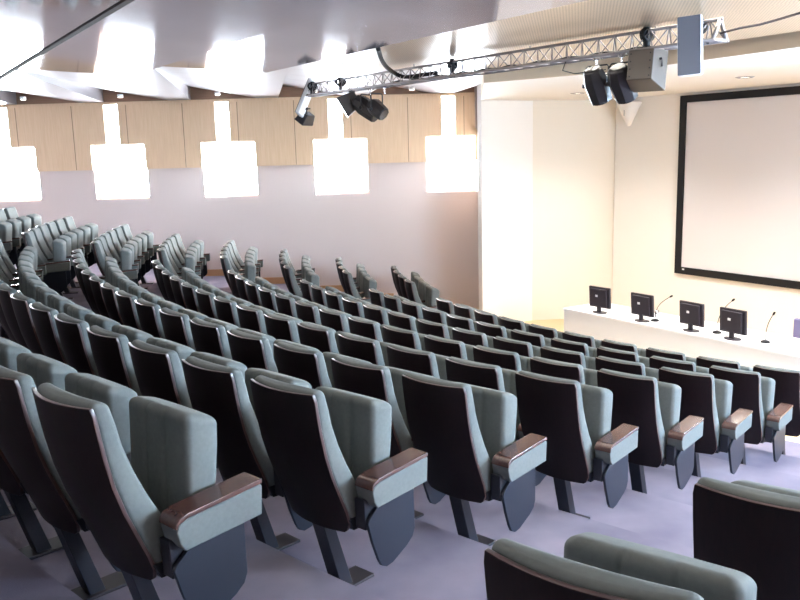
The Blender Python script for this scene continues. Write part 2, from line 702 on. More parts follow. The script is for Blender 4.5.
def pad_mesh(name, levels, w, rc, c0, c1, rtop, rbot, groove, shear):
    """levels: (z, a0, a1) from bottom to top"""
    rings = []
    zb, zt = levels[0][0], levels[-1][0]

    def ends(z):
        z = min(max(z, zb), zt)
        for (z0, p0, q0), (z1, p1, q1) in zip(levels, levels[1:]):
            if z <= z1:
                f = (z - z0) / (z1 - z0)
                return p0 + (p1 - p0) * f, q0 + (q1 - q0) * f
        return levels[-1][1:]
    steps = []
    for i in range(5, 0, -1):
        t = pi / 2 * i / 5
        steps.append((zb + rbot - rbot * sin(t), rbot * (1 - cos(t))))
    steps += [(z, 0.0) for z, _, _ in levels if zb + rbot <= z <= zt - rtop]
    for i in range(0, 7):
        t = pi / 2 * i / 6
        steps.append((zt - rtop + rtop * sin(t), rtop * (1 - cos(t))))
    for z, ins in steps:
        a0, a1 = ends(z)
        ins_a = min(ins, (a1 - a0) / 2 - 0.004)
        r_ = max(0.003, min(rc - ins * 0.5, (a1 - a0 - 2 * ins_a) / 2 - 0.0005))
        ring = pad_ring(w - ins, a0 + ins_a, a1 - ins_a, r_, c0, c1, groove if ins < rtop * 0.6 else groove * 0.4)
        wt = max(0.0, min(1.0, (z - (zt - 3 * rtop)) / (3 * rtop)))
        rings.append([(x, a, z + TOP - shear * wt * (a - a0)) for x, a in ring])
    m = MB()
    n = len(rings[0])
    vs = [p for r_ in rings for p in r_]
    fs = [(j * n + i, j * n + (i + 1) % n, (j + 1) * n + (i + 1) % n, (j + 1) * n + i) for j in range(len(rings) - 1) for i in range(n)]
    fs += [tuple(range(n))[::-1], tuple(range((len(rings) - 1) * n, len(rings) * n))]
    m.add(vs, fs)
    return m.mesh(name, M['fabric'], True)


def cushion_mesh():
    """back cushion: lies in the shell, thicker at the lumbar"""
    zs = [0.010, -0.02, -0.08, -0.15, -0.25, -0.35, -0.42, -0.5, -0.56, -0.62]
    th = [0.052, 0.058, 0.066, 0.071, 0.084, 0.100, 0.112, 0.118, 0.108, 0.085]
    lev = [(z, shell_a(min(z, 0)) + 0.0165, shell_a(min(z, 0)) + 0.0165 + t) for z, t in zip(zs, th)][::-1]
    return pad_mesh('back_cushion', lev, HW - 0.003, 0.022, lambda x: -0.044 * (1 - (x / HW) ** 2), lambda x: -0.016 * (1 - (x / HW) ** 2), 0.024, 0.02, 0.0, 0.0)


def seat_mesh():
    """seat tipped up: a thick upright pad, sewn in channels"""
    zs = [-0.105, -0.15, -0.25, -0.36, -0.46, -0.55, -0.60]
    ain = [0.346, 0.346, 0.342, 0.336, 0.334, 0.330, 0.335]
    aout = [0.476, 0.480, 0.476, 0.464, 0.450, 0.436, 0.420]
    lev = list(zip(zs, ain, aout))[::-1]
    return pad_mesh('seat_cushion', lev, 0.206, 0.03, lambda x: -0.006 * (1 - (x / 0.206) ** 2), lambda x: 0.014 * (1 - (x / 0.206) ** 2), 0.042, 0.03, 0.012, 0.30)


AXC = 0.281     # centre of the armrest beside the seat
AHW = 0.052


def yz(poly, xa, xb):
    m = MB()
    m.prism(poly, lambda p, t: (t, p[0], p[1] + TOP), xa, xb)
    return m


def proto(name, me, bevel=0, seg=2, ang=35):
    o = bpy.data.objects.new(name, me)
    if bevel:
        add_bevel(o, bevel, seg, ang)
    return o


arm_poly = [(0.208, -0.50), (0.198, -0.455), (0.206, -0.432), (0.240, -0.418), (0.548, -0.395), (0.558, -0.401), (0.552, -0.512), (0.228, -0.53)]
cap_poly = [(0.194, -0.444), (0.198, -0.424), (0.212, -0.409), (0.242, -0.399), (0.558, -0.376), (0.558, -0.394), (0.240, -0.417), (0.208, -0.429), (0.200, -0.444)]
plate_poly = [(0.300, -0.51), (0.205, -0.585), (0.196, -0.605), (0.222, -0.70), (0.255, -0.79), (0.272, -0.822), (0.305, -0.84), (0.345, -0.835), (0.440, -0.79), (0.478, -0.762), (0.494, -0.725), (0.492, -0.505)]
post_poly = [(0.155, -0.62), (0.215, -0.62), (0.341, -TOP + 0.006), (0.271, -TOP + 0.006)]

PR = {
    'back_shell': proto('back_shell', shell_mesh(), 0.003, 2),
    'back_cushion': proto('back_cushion', cushion_mesh()),
    'seat_cushion': proto('seat_cushion', seat_mesh()),
    'armrest': proto('armrest', yz(arm_poly, -AHW, AHW).mesh('armrest', M['fabric'], True), 0.010, 3),
    'armrest_cap': proto('armrest_cap', yz(cap_poly, -AHW - 0.001, AHW + 0.001).mesh('armrest_cap', M['cap'], True), 0.004, 2),
    'side_panel': proto('side_panel', yz(plate_poly, -0.009, 0.009).mesh('side_panel', M['plate'], True), 0.003, 2),
    'leg': proto('leg', yz(post_poly, -0.042, 0.042).mesh('leg', M['steel'], True), 0.004, 2),
    'base_plate': proto('base_plate', yz([(0.20, -TOP), (0.20, -TOP + 0.014), (0.46, -TOP + 0.014), (0.46, -TOP)], -0.065, 0.065).mesh('base_plate', M['foot'], True), 0.003, 2),
    'seat_frame': proto('seat_frame', yz([(0.17, -0.60), (0.36, -0.60), (0.40, -0.63), (0.40, -0.655), (0.20, -0.66)], -0.21, 0.21).mesh('seat_frame', M['steel'], True), 0.004, 2),
    'tilt_bracket': proto('tilt_bracket', yz([(0.195, -0.50), (0.33, -0.50), (0.33, -0.60), (0.29, -0.64), (0.20, -0.64)], -0.03, 0.03).mesh('tilt_bracket', M['steel'], True), 0.004, 2),
}


def put(kind, parent, x=0.0, y=0.0, z=0.0):
    o = PR[kind].copy()
    C.objects.link(o)
    o.parent = parent
    o.location = (x, y, z)
    return o


def seat(k, phi, label, group, dr=0.0, left_arm=False, shift=0.0):
    """phi: direction from O to the seat's middle"""
    r = row_r(k) + dr
    P = O + Vector((cos(phi), sin(phi))) * r
    root = empty('auditorium_seat', (P.x, P.y, floor_z(k)), phi + pi / 2)   # local +Y looks at the stage
    tag(root, label, 'seat', group)
    for n_ in ('back_shell', 'back_cushion', 'seat_cushion', 'seat_frame'):
        put(n_, root)
    lg = put('leg', root)
    put('base_plate', lg)
    for sx in ((1, -1) if left_arm else (1,)):
        ar = put('armrest', root, sx * AXC)
        put('armrest_cap', ar)
        put('side_panel', root, sx * (AXC + 0.012))
        put('tilt_bracket', root, sx * (AXC - 0.03))
    return root


ORD = ['first', 'second', 'third', 'fourth', 'fifth', 'sixth', 'seventh', 'eighth', 'ninth', 'tenth', 'eleventh', 'twelfth', 'thirteenth',
       'fourteenth', 'fifteenth', 'sixteenth', 'seventeenth']
ROWN = ['eighth', 'seventh', 'sixth', 'fifth', 'fourth', 'third', 'second', 'first']
PHI = [3.98167, 3.98067, 3.98292, 3.98774, 3.99078, 3.99280, 3.99614, 4.00221]
PITCH_S = 0.56
n_main = {0: 7, 1: 16, 2: 15, 3: 14, 4: 13, 5: 12, 6: 11, 7: 10}
for k in range(8):
    r = row_r(k)
    for j in range(n_main[k]):
        phi = PHI[k] - (j * PITCH_S + HW) / r
        last = (j == n_main[k] - 1) and k > 0
        if j == 0:
            lab = 'aisle-end seat with copper-brown armrest and hanging side panel, %s row from the desk' % ROWN[k]
        elif last:
            lab = 'far-end seat of the central block beside the second aisle, %s row from the desk' % ROWN[k]
        else:
            lab = 'central block seat, dark wood back, %s from the near aisle, %s row from the desk' % (ORD[j], ROWN[k])
        seat(k, phi, lab, 'dark-backed seats of the central block', left_arm=last)

# far block next to the windows: (radial offset, direction of the last seat, number of seats)
far = {0: (-0.30, 186.9, 4), 1: (-0.28, 187.1, 6), 2: (-0.18, 186.1, 6), 3: (-0.10, 186.3, 5), 4: (-0.05, 185.0, 5), 5: (-0.04, 185.2, 5), 6: (-0.07, 185.3, 4), 7: (-0.12, 185.4, 4)}
for k, (dr, last_deg, n) in far.items():
    r = row_r(k) + dr
    for i in range(n):
        phi = radians(last_deg) + (i * PITCH_S - HW) / r
        lab = 'tipped-up pale seat in the window-side block, %s from the wall, %s row from the desk' % (ORD[i], ROWN[k])
        seat(k, phi, lab, 'pale seats of the block beside the windows', dr=dr, left_arm=(i == 0))

# near block on the other side of the stepped aisle: only its first seats show
for k, gap in ((0, 1.50), (1, 1.54)):
    r = row_r(k)
    lab = ['seat cut by the bottom edge, foremost dark back with pale cushion across the aisle',
           'seat cut by the right edge, broad dark back across the stepped aisle'][k]
    seat(k, PHI[k] + (gap + HW) / r, lab, 'seats of the block across the near aisle', dr=0.04 if k == 0 else 0.0, left_arm=False)

# ------------------------------------------------------------------ desk
UD0, UD1, VD0, VD1 = 9.27, 8.48, -1.42, 3.0
mdesk = empty('conference_desk', (*uv((UD0 + UD1) / 2, (VD0 + VD1) / 2), 0))
tag(mdesk, 'long white conference desk in front of the stage wall', 'desk')


def uvbox(u0, u1, v0, v1, z0, z1, m=None):
    m = m or MB()
    m.prism([uv(u0, v0), uv(u0, v1), uv(u1, v1), uv(u1, v0)], lambda p, t: (p.x, p.y, t), z0, z1)
    return m


def keep(o, root):
    """parent in place"""
    o.parent = root
    o.matrix_parent_inverse = (Matrix.Translation(root.location) @ root.rotation_euler.to_matrix().to_4x4()).inverted()
    return o


DZ = 0.777
keep(uvbox(UD1, UD0, VD0, VD1, DZ - 0.035, DZ).build('desk_top', M['white'], bevel=0.004), mdesk)
keep(uvbox(UD0 - 0.045, UD0 - 0.01, VD0 + 0.01, VD1 - 0.01, -0.01, DZ - 0.035).build('front_panel', M['white']), mdesk)
for v in (VD0 + 0.01, (VD0 + VD1) / 2, VD1 - 0.05):
    keep(uvbox(UD1 + 0.03, UD0 - 0.045, v, v + 0.035, -0.01, DZ - 0.035).build('side_panel', M['white']), mdesk)


# ------------------------------------------------------------------ monitors
def monitor(v, label, tilt=0.06, yaw=0.0):
    p = uv(9.12, v)
    root = empty('computer_monitor', (p.x, p.y, DZ), AXA + pi / 2 + yaw)     # local -Y looks at the audience... back of the set
    tag(root, label, 'monitor', 'monitors on the desk')
    # local +Y points to the stage? the back of the set faces the audience (local -Y)
    rot = Matrix.Translation((0, 0, 0.0)) @ Matrix.Rotation(tilt, 4, 'X')
    m = MB()
    m.box(-0.188, 0.188, -0.005, 0.03, 0.075, 0.375, rot)
    m.box(-0.145, 0.145, -0.032, -0.005, 0.10, 0.35, rot)
    m.build('monitor_body', M['monitor'], root, bevel=0.008)
    m = MB()
    m.box(-0.16, 0.16, 0.0305, 0.032, 0.09, 0.36, rot)
    m.build('screen', M['glassdark'], root)
    m = MB()
    m.box(-0.045, -0.005, -0.036, -0.0325, 0.235, 0.265, rot)
    m.build('maker_badge', M['whiteplastic'], root)
    m = MB()
    m.box(-0.03, 0.03, -0.03, 0.0, 0.01, 0.16, rot)
    st = m.build('stand', M['monitor'], root, bevel=0.004)
    m = MB()
    m.tube([(0, 0.0, 0.001), (0, 0.0, 0.012)], 0.11, 24)
    for i in range(len(m.v)):
        x, y, z = m.v[i]
        m.v[i] = (x, y * 0.75, z)
    m.build('stand_foot', M['monitor'], st)
    return root


monitor(-0.83, 'black monitor at the left end of the desk, first of four', yaw=0.05)
monitor(-0.06, 'black monitor second from the left end of the desk', yaw=0.0)
monitor(0.74, 'black monitor third from the left, between two gooseneck microphones', yaw=-0.05)
monitor(1.34, 'black rightmost monitor on the white desk', yaw=-0.05)


def microphone(base, tip, label, arc=0.06):
    root = empty('gooseneck_microphone', (base.x, base.y, DZ))
    tag(root, label, 'microphone', 'gooseneck microphones on the desk')
    m = MB()
    m.tube([(0, 0, 0), (0, 0, 0.018), (0, 0, 0.03)], [0.055, 0.05, 0.02], 16)
    m.build('base', M['black'], root, smooth=True)
    t = tip - Vector((base.x, base.y, DZ))
    pts = []
    for i in range(13):
        f = i / 12
        h = Vector((t.x, t.y, 0)) * f ** 2.2
        pts.append(Vector((h.x, h.y, 0.025 + (t.z - 0.025) * (f ** 0.85))))
    m = MB()
    m.tube(pts, 0.0045, 8)
    m.build('gooseneck', M['black'], root, smooth=True)
    d = (pts[-1] - pts[-2]).normalized()
    m = MB()
    m.tube([pts[-1] - d * 0.005, pts[-1] + d * 0.008, pts[-1] + d * 0.035, pts[-1] + d * 0.045], [0.006, 0.013, 0.013, 0.006], 12)
    m.build('microphone_head', M['black'], root, smooth=True)


def onplane(px, py, U):
    o_, d_ = Vector((0, 0, ZS)), at(px, py, 1) - Vector((0, 0, ZS))
    t = (O.dot(AX) + U) / Vector((d_.x, d_.y)).dot(AX)
    return o_ + d_ * t


for (bx, by), (tx, ty), lab in (((655, 320), (670, 297), 'gooseneck microphone behind the second monitor'),
                                ((717, 331), (732, 301), 'gooseneck microphone between the third and fourth monitors'),
                                ((765, 345), (773, 315), 'gooseneck microphone standing alone right of the monitors')):
    b = onplane(bx, by, 8.98)
    microphone(b, onplane(tx, ty, 8.95), lab)

# small grey cup behind the second monitor
cpos = onplane(656.5, 318, 8.75)
m = MB()
m.tube([(0, 0, 0), (0, 0, 0.09), (0, 0, 0.092), (0, 0, 0.012)], [0.026, 0.034, 0.031, 0.024], 20)
cup = m.build('drinking_cup', M['chrome'], smooth=True)
cup.location = (cpos.x, cpos.y, DZ)
tag(cup, 'small grey cup on the desk behind the second monitor', 'cup')

# speaker's chair behind the desk
cp = uv(7.75, 1.50)
root = empty('office_chair', (cp.x, cp.y, -0.012), AXA - pi / 2)
tag(root, 'violet-grey office chair behind the desk at the right edge', 'chair')
m = MB()
m.box(-0.22, 0.22, -0.05, 0.02, 0.50, 0.86)
m.build('backrest', M['purple'], root, bevel=0.02, seg=3)
m = MB()
m.box(-0.23, 0.23, 0.0, 0.45, 0.42, 0.49)
m.build('seat', M['purple'], root, bevel=0.02, seg=3)
m = MB()
m.tube([(0, 0.2, 0.06), (0, 0.2, 0.42)], 0.025, 12)
m.build('column', M['black'], root)
m = MB()
for i in range(5):
    a = 2 * pi * i / 5
    m.tube([(0, 0.2, 0.09), (0.28 * cos(a), 0.2 + 0.28 * sin(a), 0.05)], 0.018, 8)
    m.tube([(0.28 * cos(a) - 0.01, 0.2 + 0.28 * sin(a), 0.026), (0.28 * cos(a) + 0.012, 0.2 + 0.28 * sin(a), 0.026)], 0.026, 12)
m.build('five_star_base', M['black'], root)

# ------------------------------------------------------------------ projection screen
VS0, VS1, ZB, ZT = -1.77, 2.14, ZS - 2.155, ZS + 0.775
root = empty('projection_screen', (*uv(U_STAGE + 0.04, (VS0 + VS1) / 2), ZB))
tag(root, 'large pale projection screen with a black frame on the stage wall', 'screen')
fw = 0.115
m = MB()
uvbox(U_STAGE + 0.003, U_STAGE + 0.06, VS0, VS1, ZT - fw, ZT, m)
uvbox(U_STAGE + 0.003, U_STAGE + 0.06, VS0, VS1, ZB, ZB + fw, m)
uvbox(U_STAGE + 0.003, U_STAGE + 0.06, VS0, VS0 + fw, ZB + fw, ZT - fw, m)
uvbox(U_STAGE + 0.003, U_STAGE + 0.06, VS1 - fw, VS1, ZB + fw, ZT - fw, m)
keep(m.build('frame', M['black']), root)
keep(uvbox(U_STAGE + 0.004, U_STAGE + 0.03, VS0 + fw, VS1 - fw, ZB + fw, ZT - fw).build('screen_surface', M['screen']), root)
keep(uvbox(U_STAGE + 0.06, U_STAGE + 0.064, VS0 + 0.16, VS0 + 0.20, ZB + 0.07, ZB + 0.095).build('badge', M['whiteplastic']), root)

# cone-shaped white wall light
cpos = uv(U_STAGE + 0.17, -2.75)
m = MB()
m.tube([(0, 0, 0.0), (0, 0, 0.02), (0, 0, 0.38), (0, 0, 0.40)], [0.02, 0.04, 0.21, 0.205], 28)
root = m.build('wall_light', M['cream'], smooth=True)
root.location = (cpos.x, cpos.y, ZS + 0.33)
for vtx in root.data.vertices:
    pass
tag(root, 'cream cone-shaped fitting high on the stage wall left of the screen', 'wall light')
m = MB()
m.tube([(0, 0, 0.12), (0, 0, 0.02)], 0.012, 10)
b = m.build('bracket', M['chrome'], root)
b.location = (AX.x * 0.1 - 0.03, AX.y * 0.1 - 0.05, 0.15)

# recessed downlights
for p, lab in ((uv(8.22, 0.71), 'recessed downlight in the soffit above the screen'), (uv(8.31, -2.14), 'recessed downlight in the soffit left of the screen')):
    root = empty('recessed_downlight', (p.x, p.y, Z_SOFF))
    tag(root, lab, 'ceiling light', 'downlights over the stage')
    m = MB()
    n = 24
    ring = [(cos(2 * pi * i / n), sin(2 * pi * i / n)) for i in range(n)]
    vs = [(x * 0.12, y * 0.12, -0.002) for x, y in ring] + [(x * 0.095, y * 0.095, -0.012) for x, y in ring] + [(x * 0.085, y * 0.085, -0.001) for x, y in ring]
    fs = [(a * n + i, a * n + (i + 1) % n, (a + 1) * n + (i + 1) % n, (a + 1) * n + i) for a in range(2) for i in range(n)]
    m.add(vs, fs)
    m.build('trim_ring', M['chrome'], root, smooth=True)
    m = MB()
    m.add([(x * 0.086, y * 0.086, -0.003) for x, y in ring], [tuple(range(n))])
    m.build('lamp', M['lampglow'], root)

# small white box on the fascia
bp_ = at(518.5, 75, 10.3)
root = empty('wall_speaker', (bp_.x, bp_.y, bp_.z), atan2(AX.y, AX.x))
tag(root, 'small white box on the fascia above the left end of the stage', 'speaker')
m = MB()
m.box(-0.05, 0.02, -0.08, 0.08, -0.055, 0.075)
m.build('cabinet', M['whiteplastic'], root, bevel=0.006)

# ------------------------------------------------------------------ truss
T1, T2 = Vector((-1.12, 11.32, ZS + 0.9)), Vector((2.42, 6.38, ZS + 0.9))
TD = (T2 - T1).normalized()
TL = (T2 - T1).length
TS = Vector((TD.y, -TD.x, 0))
TH, TW = 0.15, 0.085


def tp(s, c):
    """c: 0 apex, 1 / 2 the lower chords"""
    p = T1 + TD * s
    if c:
        p = p - Vector((0, 0, TH)) + TS * (TW if c == 1 else -TW)
    return p


root = empty('lighting_truss', T1)
tag(root, 'triangular aluminium lighting truss hanging below the ceiling', 'truss')
for c in (0, 1, 2):
    m = MB()
    m.tube([tp(-0.02, c), tp(TL + 0.02, c)], 0.013, 8)
    keep(m.build('chord', M['alu'], smooth=True), root)
m = MB()
NSEG = 34
for i in range(NSEG):
    s0, s1 = TL * i / NSEG, TL * (i + 1) / NSEG
    sm = (s0 + s1) / 2
    for c in (1, 2):
        m.tube([tp(s0, c), tp(sm, 0)], 0.0055, 5)
        m.tube([tp(sm, 0), tp(s1, c)], 0.0055, 5)
    m.tube([tp(s0, 1), tp(s1, 2)], 0.0055, 5)
keep(m.build('lattice', M['alu'], smooth=True), root)
for s in (0.0, TL):
    m = MB()
    for a, b in ((0, 1), (1, 2), (2, 0)):
        m.tube([tp(s, a), tp(s, b)], 0.016, 8)
    keep(m.build('end_frame', M['alu'], smooth=True), root)
for s in (0.4, 2.3, 4.1, 5.5):
    m = MB()
    m.tube([tp(s, 0), tp(s, 0) + Vector((0, 0, 0.095))], 0.006, 6)
    keep(m.build('hanger', M['alu']), root)


# ------------------------------------------------------------------ lamps
def frame_matrix(loc, direction, up=Vector((0, 0, 1))):
    d = direction.normalized()
    x = d.cross(up).normalized()
    z = x.cross(d).normalized()
    return Matrix.Translation(loc) @ Matrix((x, d, z)).transposed().to_4x4()


def clamp_mb(h=0.08):
    m = MB()
    m.box(-0.02, 0.02, -0.035, 0.035, 0.0, 0.03)
    m.tube([(0, 0, 0.0), (0, 0, -h)], 0.009, 8)
    m.tube([(-0.03, 0, 0.015), (0.05, 0, 0.015)], 0.008, 8)
    return m


def spotlight(top, centre, aim, ln, rad, label, matl='lampblack', square=True):
    """hangs from `top` (on the truss), body centred at `centre`, pointing along `aim`"""
    root = empty('stage_spotlight', top)
    tag(root, label, 'stage light', 'stage lights on the truss')
    fm = frame_matrix(centre, aim)
    n = 8
    m = MB()
    prof = [(-ln / 2, rad * 0.62), (-ln / 2 + 0.02, rad * 0.8), (-ln * 0.1, rad * 1.0), (ln * 0.3, rad * 0.92), (ln / 2, rad * 0.86)]
    rings = []
    for y, r_ in prof:
        rings.append([fm @ Vector((r_ * cos(pi / 8 + 2 * pi * i / n) * 1.05, y, r_ * sin(pi / 8 + 2 * pi * i / n))) for i in range(n)])
    vs = [p for r_ in rings for p in r_]
    fs = [(a * n + i, a * n + (i + 1) % n, (a + 1) * n + (i + 1) % n, (a + 1) * n + i) for a in range(len(prof) - 1) for i in range(n)]
    fs += [tuple(range(n)), tuple(range((len(prof) - 1) * n, len(prof) * n))]
    m.add(vs, fs)
    keep(m.build('lamp_body', M[matl], bevel=0.004), root)
    m = MB()
    m.tube([fm @ Vector((0, ln / 2 + 0.001, 0)), fm @ Vector((0, ln / 2 + 0.006, 0))], rad * 0.72, 20)
    keep(m.build('lens', M['glassdark']), root)
    m = MB()
    for k_ in range(4):
        y = -ln * 0.30 + k_ * 0.022
        m.tube([fm @ Vector((-rad * 0.55, y, rad * 0.90)), fm @ Vector((rad * 0.55, y, rad * 0.90))], 0.004, 6)
    keep(m.build('cooling_fins', M[matl]), root)
    # yoke
    side = (fm.to_3x3() @ Vector((1, 0, 0))).normalized()
    w = rad * 1.12
    zt = (top - centre).z - 0.05
    pts = [centre + side * w, centre + side * w + Vector((0, 0, zt * 0.92)), centre + side * w * 0.85 + Vector((0, 0, zt)),
           centre - side * w * 0.85 + Vector((0, 0, zt)), centre - side * w + Vector((0, 0, zt * 0.92)), centre - side * w]
    m = MB()
    m.tube(pts, 0.008, 6)
    for sgn in (1, -1):
        m.tube([centre + side * w * sgn, centre + side * (w + 0.03) * sgn], 0.02, 12)
    keep(m.build('yoke', M['lampblack'], smooth=True), root)
    m = clamp_mb(0.06)
    cl = m.build('hook_clamp', M['chrome'] if square else M['lampblack'])
    cl.parent = root
    return root


def floodlight(top, centre, aim, w, h, d, label, matl='lampblack'):
    root = empty('stage_floodlight', top)
    tag(root, label, 'stage light', 'stage lights on the truss')
    fm = frame_matrix(centre, aim)
    m = MB()
    # tapered housing: wide mouth in front
    a, b = 0.72, 1.0
    vs = [fm @ Vector((sx * w / 2 * s_, y, sz * h / 2 * s_)) for y, s_ in ((-d / 2, a), (d / 2, b)) for sz in (-1, 1) for sx in (-1, 1)]
    m.add(vs, [(0, 2, 3, 1), (4, 5, 7, 6), (0, 1, 5, 4), (2, 6, 7, 3), (0, 4, 6, 2), (1, 3, 7, 5)])
    keep(m.build('housing', M[matl], bevel=0.006), root)
    m = MB()
    m.box(-w / 2 * 0.93, w / 2 * 0.93, d / 2 + 0.001, d / 2 + 0.005, -h / 2 * 0.93, h / 2 * 0.93, fm)
    keep(m.build('reflector_glass', M['glassdark']), root)
    m = MB()
    for sx in (-0.28, 0.28):
        for k_ in range(4):
            z = -0.28 + 0.18 * k_
            m.tube([fm @ Vector((sx * w, -d / 2 - 0.004, z * h)), fm @ Vector((sx * w, -d / 2 + 0.002, z * h))], 0.007, 8)
    keep(m.build('vent_hole', M['black']), root)
    side = (fm.to_3x3() @ Vector((1, 0, 0))).normalized()
    zt = (top - centre).z - 0.05
    ww = w / 2 * 0.98
    m = MB()
    pts = [centre + side * ww, centre + side * ww + Vector((0, 0, zt)), centre - side * ww + Vector((0, 0, zt)), centre - side * ww]
    m.tube(pts, 0.010, 6)
    keep(m.build('yoke', M['lampblack']), root)
    cl = clamp_mb(0.06).build('hook_clamp', M['lampblack'])
    cl.parent = root
    return root


toward = -AX


def dirv(yaw_deg, down_deg):
    a = atan2(toward.y, toward.x) + radians(yaw_deg)
    return Vector((cos(a) * cos(radians(down_deg)), sin(a) * cos(radians(down_deg)), -sin(radians(down_deg))))


def on_truss(s):
    return T1 + TD * s - Vector((0, 0, TH + 0.03))


spotlight(on_truss(4.90), at(597, 85, 7.05), dirv(5, 62), 0.30, 0.105, 'black spotlight on the right part of the truss, left of a pair')
spotlight(on_truss(5.17), at(622, 83, 6.85), dirv(10, 56), 0.30, 0.105, 'black spotlight on the right part of the truss, right of a pair')
floodlight(on_truss(5.45), at(645, 68, 6.65), dirv(22, 10), 0.28, 0.33, 0.24, 'boxy brown-grey floodlight on the right part of the truss', 'lampgrey')
floodlight(on_truss(1.0), at(350, 103, 10.1), dirv(150, 30), 0.30, 0.26, 0.22, 'boxy dark floodlight at the left part of the truss')
spotlight(on_truss(1.42), at(366, 108, 9.9), dirv(-60, 35), 0.34, 0.11, 'black spotlight beside the boxy floodlight at the left part')
spotlight(on_truss(1.72), at(377, 109, 9.75), dirv(-70, 35), 0.24, 0.095, 'rightmost black spotlight of the three at the left part')


# small black clamps and cable coils sitting on the truss
def coil(s, label, r=0.06, cat='clamp'):
    c = T1 + TD * s + Vector((0, 0, 0.0))
    m = MB()
    for t in range(3):
        pts = []
        for i in range(15):
            a = 2 * pi * i / 14
            pts.append(c + TS * (r * (0.9 + 0.1 * t) * cos(a)) + Vector((0, 0, -0.03 + r * 0.8 * sin(a))) + TD * (0.02 * (t - 1)))
        m.tube(pts, 0.010, 6)
    m.box(-0.02, 0.02, -0.02, 0.02, -0.16, 0.03, Matrix.Translation(c) @ Matrix.Rotation(atan2(TD.y, TD.x), 4, 'Z'))
    o_ = m.build('truss_clamp', M['black'], smooth=True)
    tag(o_, label, cat, 'black clamps on the truss')


coil(0.05, 'black clamp at the far left end of the truss')
coil(0.76, 'black clamp on the truss above the left floodlight')
coil(2.96, 'black clamp near the middle of the truss', 0.045)
coil(5.42, 'black clamp on the truss above the right floodlight', 0.06)
coil(5.90, 'black clamp at the right end of the truss by the grey speaker', 0.06)


# flat column speakers hanging at both ends
def column_speaker(c, yaw, tilt, roll, w, h, d, label, hang, gs=-1):
    root = empty('column_speaker', (0, 0, 0))
    root.location = c
    tag(root, label, 'speaker', 'flat speakers on the truss')
    R = Matrix.Rotation(yaw, 4, 'Z') @ Matrix.Rotation(tilt, 4, 'X') @ Matrix.Rotation(roll, 4, 'Y')
    m = MB()
    m.box(-w / 2, w / 2, -d / 2, d / 2, -h / 2, h / 2, R)
    m.build('cabinet', M['whiteplastic'], root, bevel=0.018, seg=4)
    m = MB()
    m.box(-w / 2 + 0.006, w / 2 - 0.006, min(gs * (d / 2 - 0.001), gs * (d / 2 + 0.006)), max(gs * (d / 2 - 0.001), gs * (d / 2 + 0.006)), -h / 2 + 0.006, h / 2 - 0.006, R)
    m.build('grille', M['speaker'], root, bevel=0.004)
    m = MB()
    h0 = R @ Vector((0, d / 2, h * 0.25))
    m.tube([h0, Vector(hang) - Vector(c)], 0.010, 8)
    m.build('bracket', M['black'], root)


c = at(690, 46, 6.05)
column_speaker(c, radians(-30), radians(-4), radians(-3), 0.175, 0.43, 0.06, 'grey flat speaker hanging at the right end of the truss', tp(TL - 0.15, 2))
c = at(306, 98, 11.0)
column_speaker(c, radians(68), radians(16), radians(22), 0.17, 0.50, 0.06, 'white flat speaker hanging slanted at the left end of the truss', tp(0.05, 1), 1)
c = at(306, 118, 11.15)
root = floodlight(on_truss(-0.02) + Vector((-0.05, 0, -0.15)), c, dirv(120, 55), 0.26, 0.16, 0.14, 'dark floodlight below the slanted white speaker')

# cables
m = MB()
pts = [at(378, 42, 8.02), at(378.5, 50, 8.2), at(381, 59, 8.5), at(386, 67, 8.9), at(394, 73, 9.3)]
pts += [tp(s, 0) - Vector((0, 0, 0.09)) for s in (2.1, 2.4, 2.7)]
pts[0] = Vector((pts[0].x, pts[0].y, Z_CEIL + 0.02))
fine = []
for i in range(len(pts) - 1):
    for j in range(4):
        fine.append(pts[i].lerp(pts[i + 1], j / 4))
fine.append(pts[-1])
for _ in range(3):
    fine = [fine[0]] + [(fine[i - 1] + fine[i] * 2 + fine[i + 1]) / 4 for i in range(1, len(fine) - 1)] + [fine[-1]]
m.tube(fine, 0.023, 10)
o = m.build('cable_conduit', M['black'], smooth=True)
tag(o, 'thick black cable hose dropping from the ceiling onto the truss', 'cable')
m = MB()
pts = [tp(TL, 0) - Vector((0, 0, 0.1)), at(740, 28, 6.1), at(760, 24.5, 6.05), at(780, 19, 6.0), at(800, 13, 5.9), at(815, 8, 5.8)]
m.tube(pts, 0.009, 6)
o = m.build('power_cable', M['foot'], smooth=True)
tag(o, 'thin brown cable running from the right truss end to the ceiling', 'cable')
m = MB()
m.tube([tp(1.9 + 0.1 * i, 0) + Vector((0, 0, -TH + 0.02 + 0.008 * sin(i * 1.7))) for i in range(37)], 0.013, 6)
o = m.build('power_cable', M['black'], smooth=True)
tag(o, 'black cable lying along the bottom of the truss', 'cable')
m = MB()
for dx in (0.0,):
    p0 = on_truss(4.55) + Vector((0, 0, 0.03))
    p1 = at(590, 72, 7.1)
    m.tube([p0, p0 + Vector((-0.03, 0, -0.08)), (p0 + p1) / 2 + Vector((-0.03, 0, -0.06)), p1], 0.005, 6)
o = m.build('lamp_cable', M['black'], smooth=True)
tag(o, 'thin black lead drooping beside the left spotlight of the right pair', 'cable')

# ------------------------------------------------------------------ light
w = bpy.data.worlds.new('daylight')
bpy.context.scene.world = w
w.use_nodes = True
bg = w.node_tree.nodes['Background']
bg.inputs['Color'].default_value = (0.80, 0.90, 1.0, 1)
bg.inputs['Strength'].default_value = 52.0


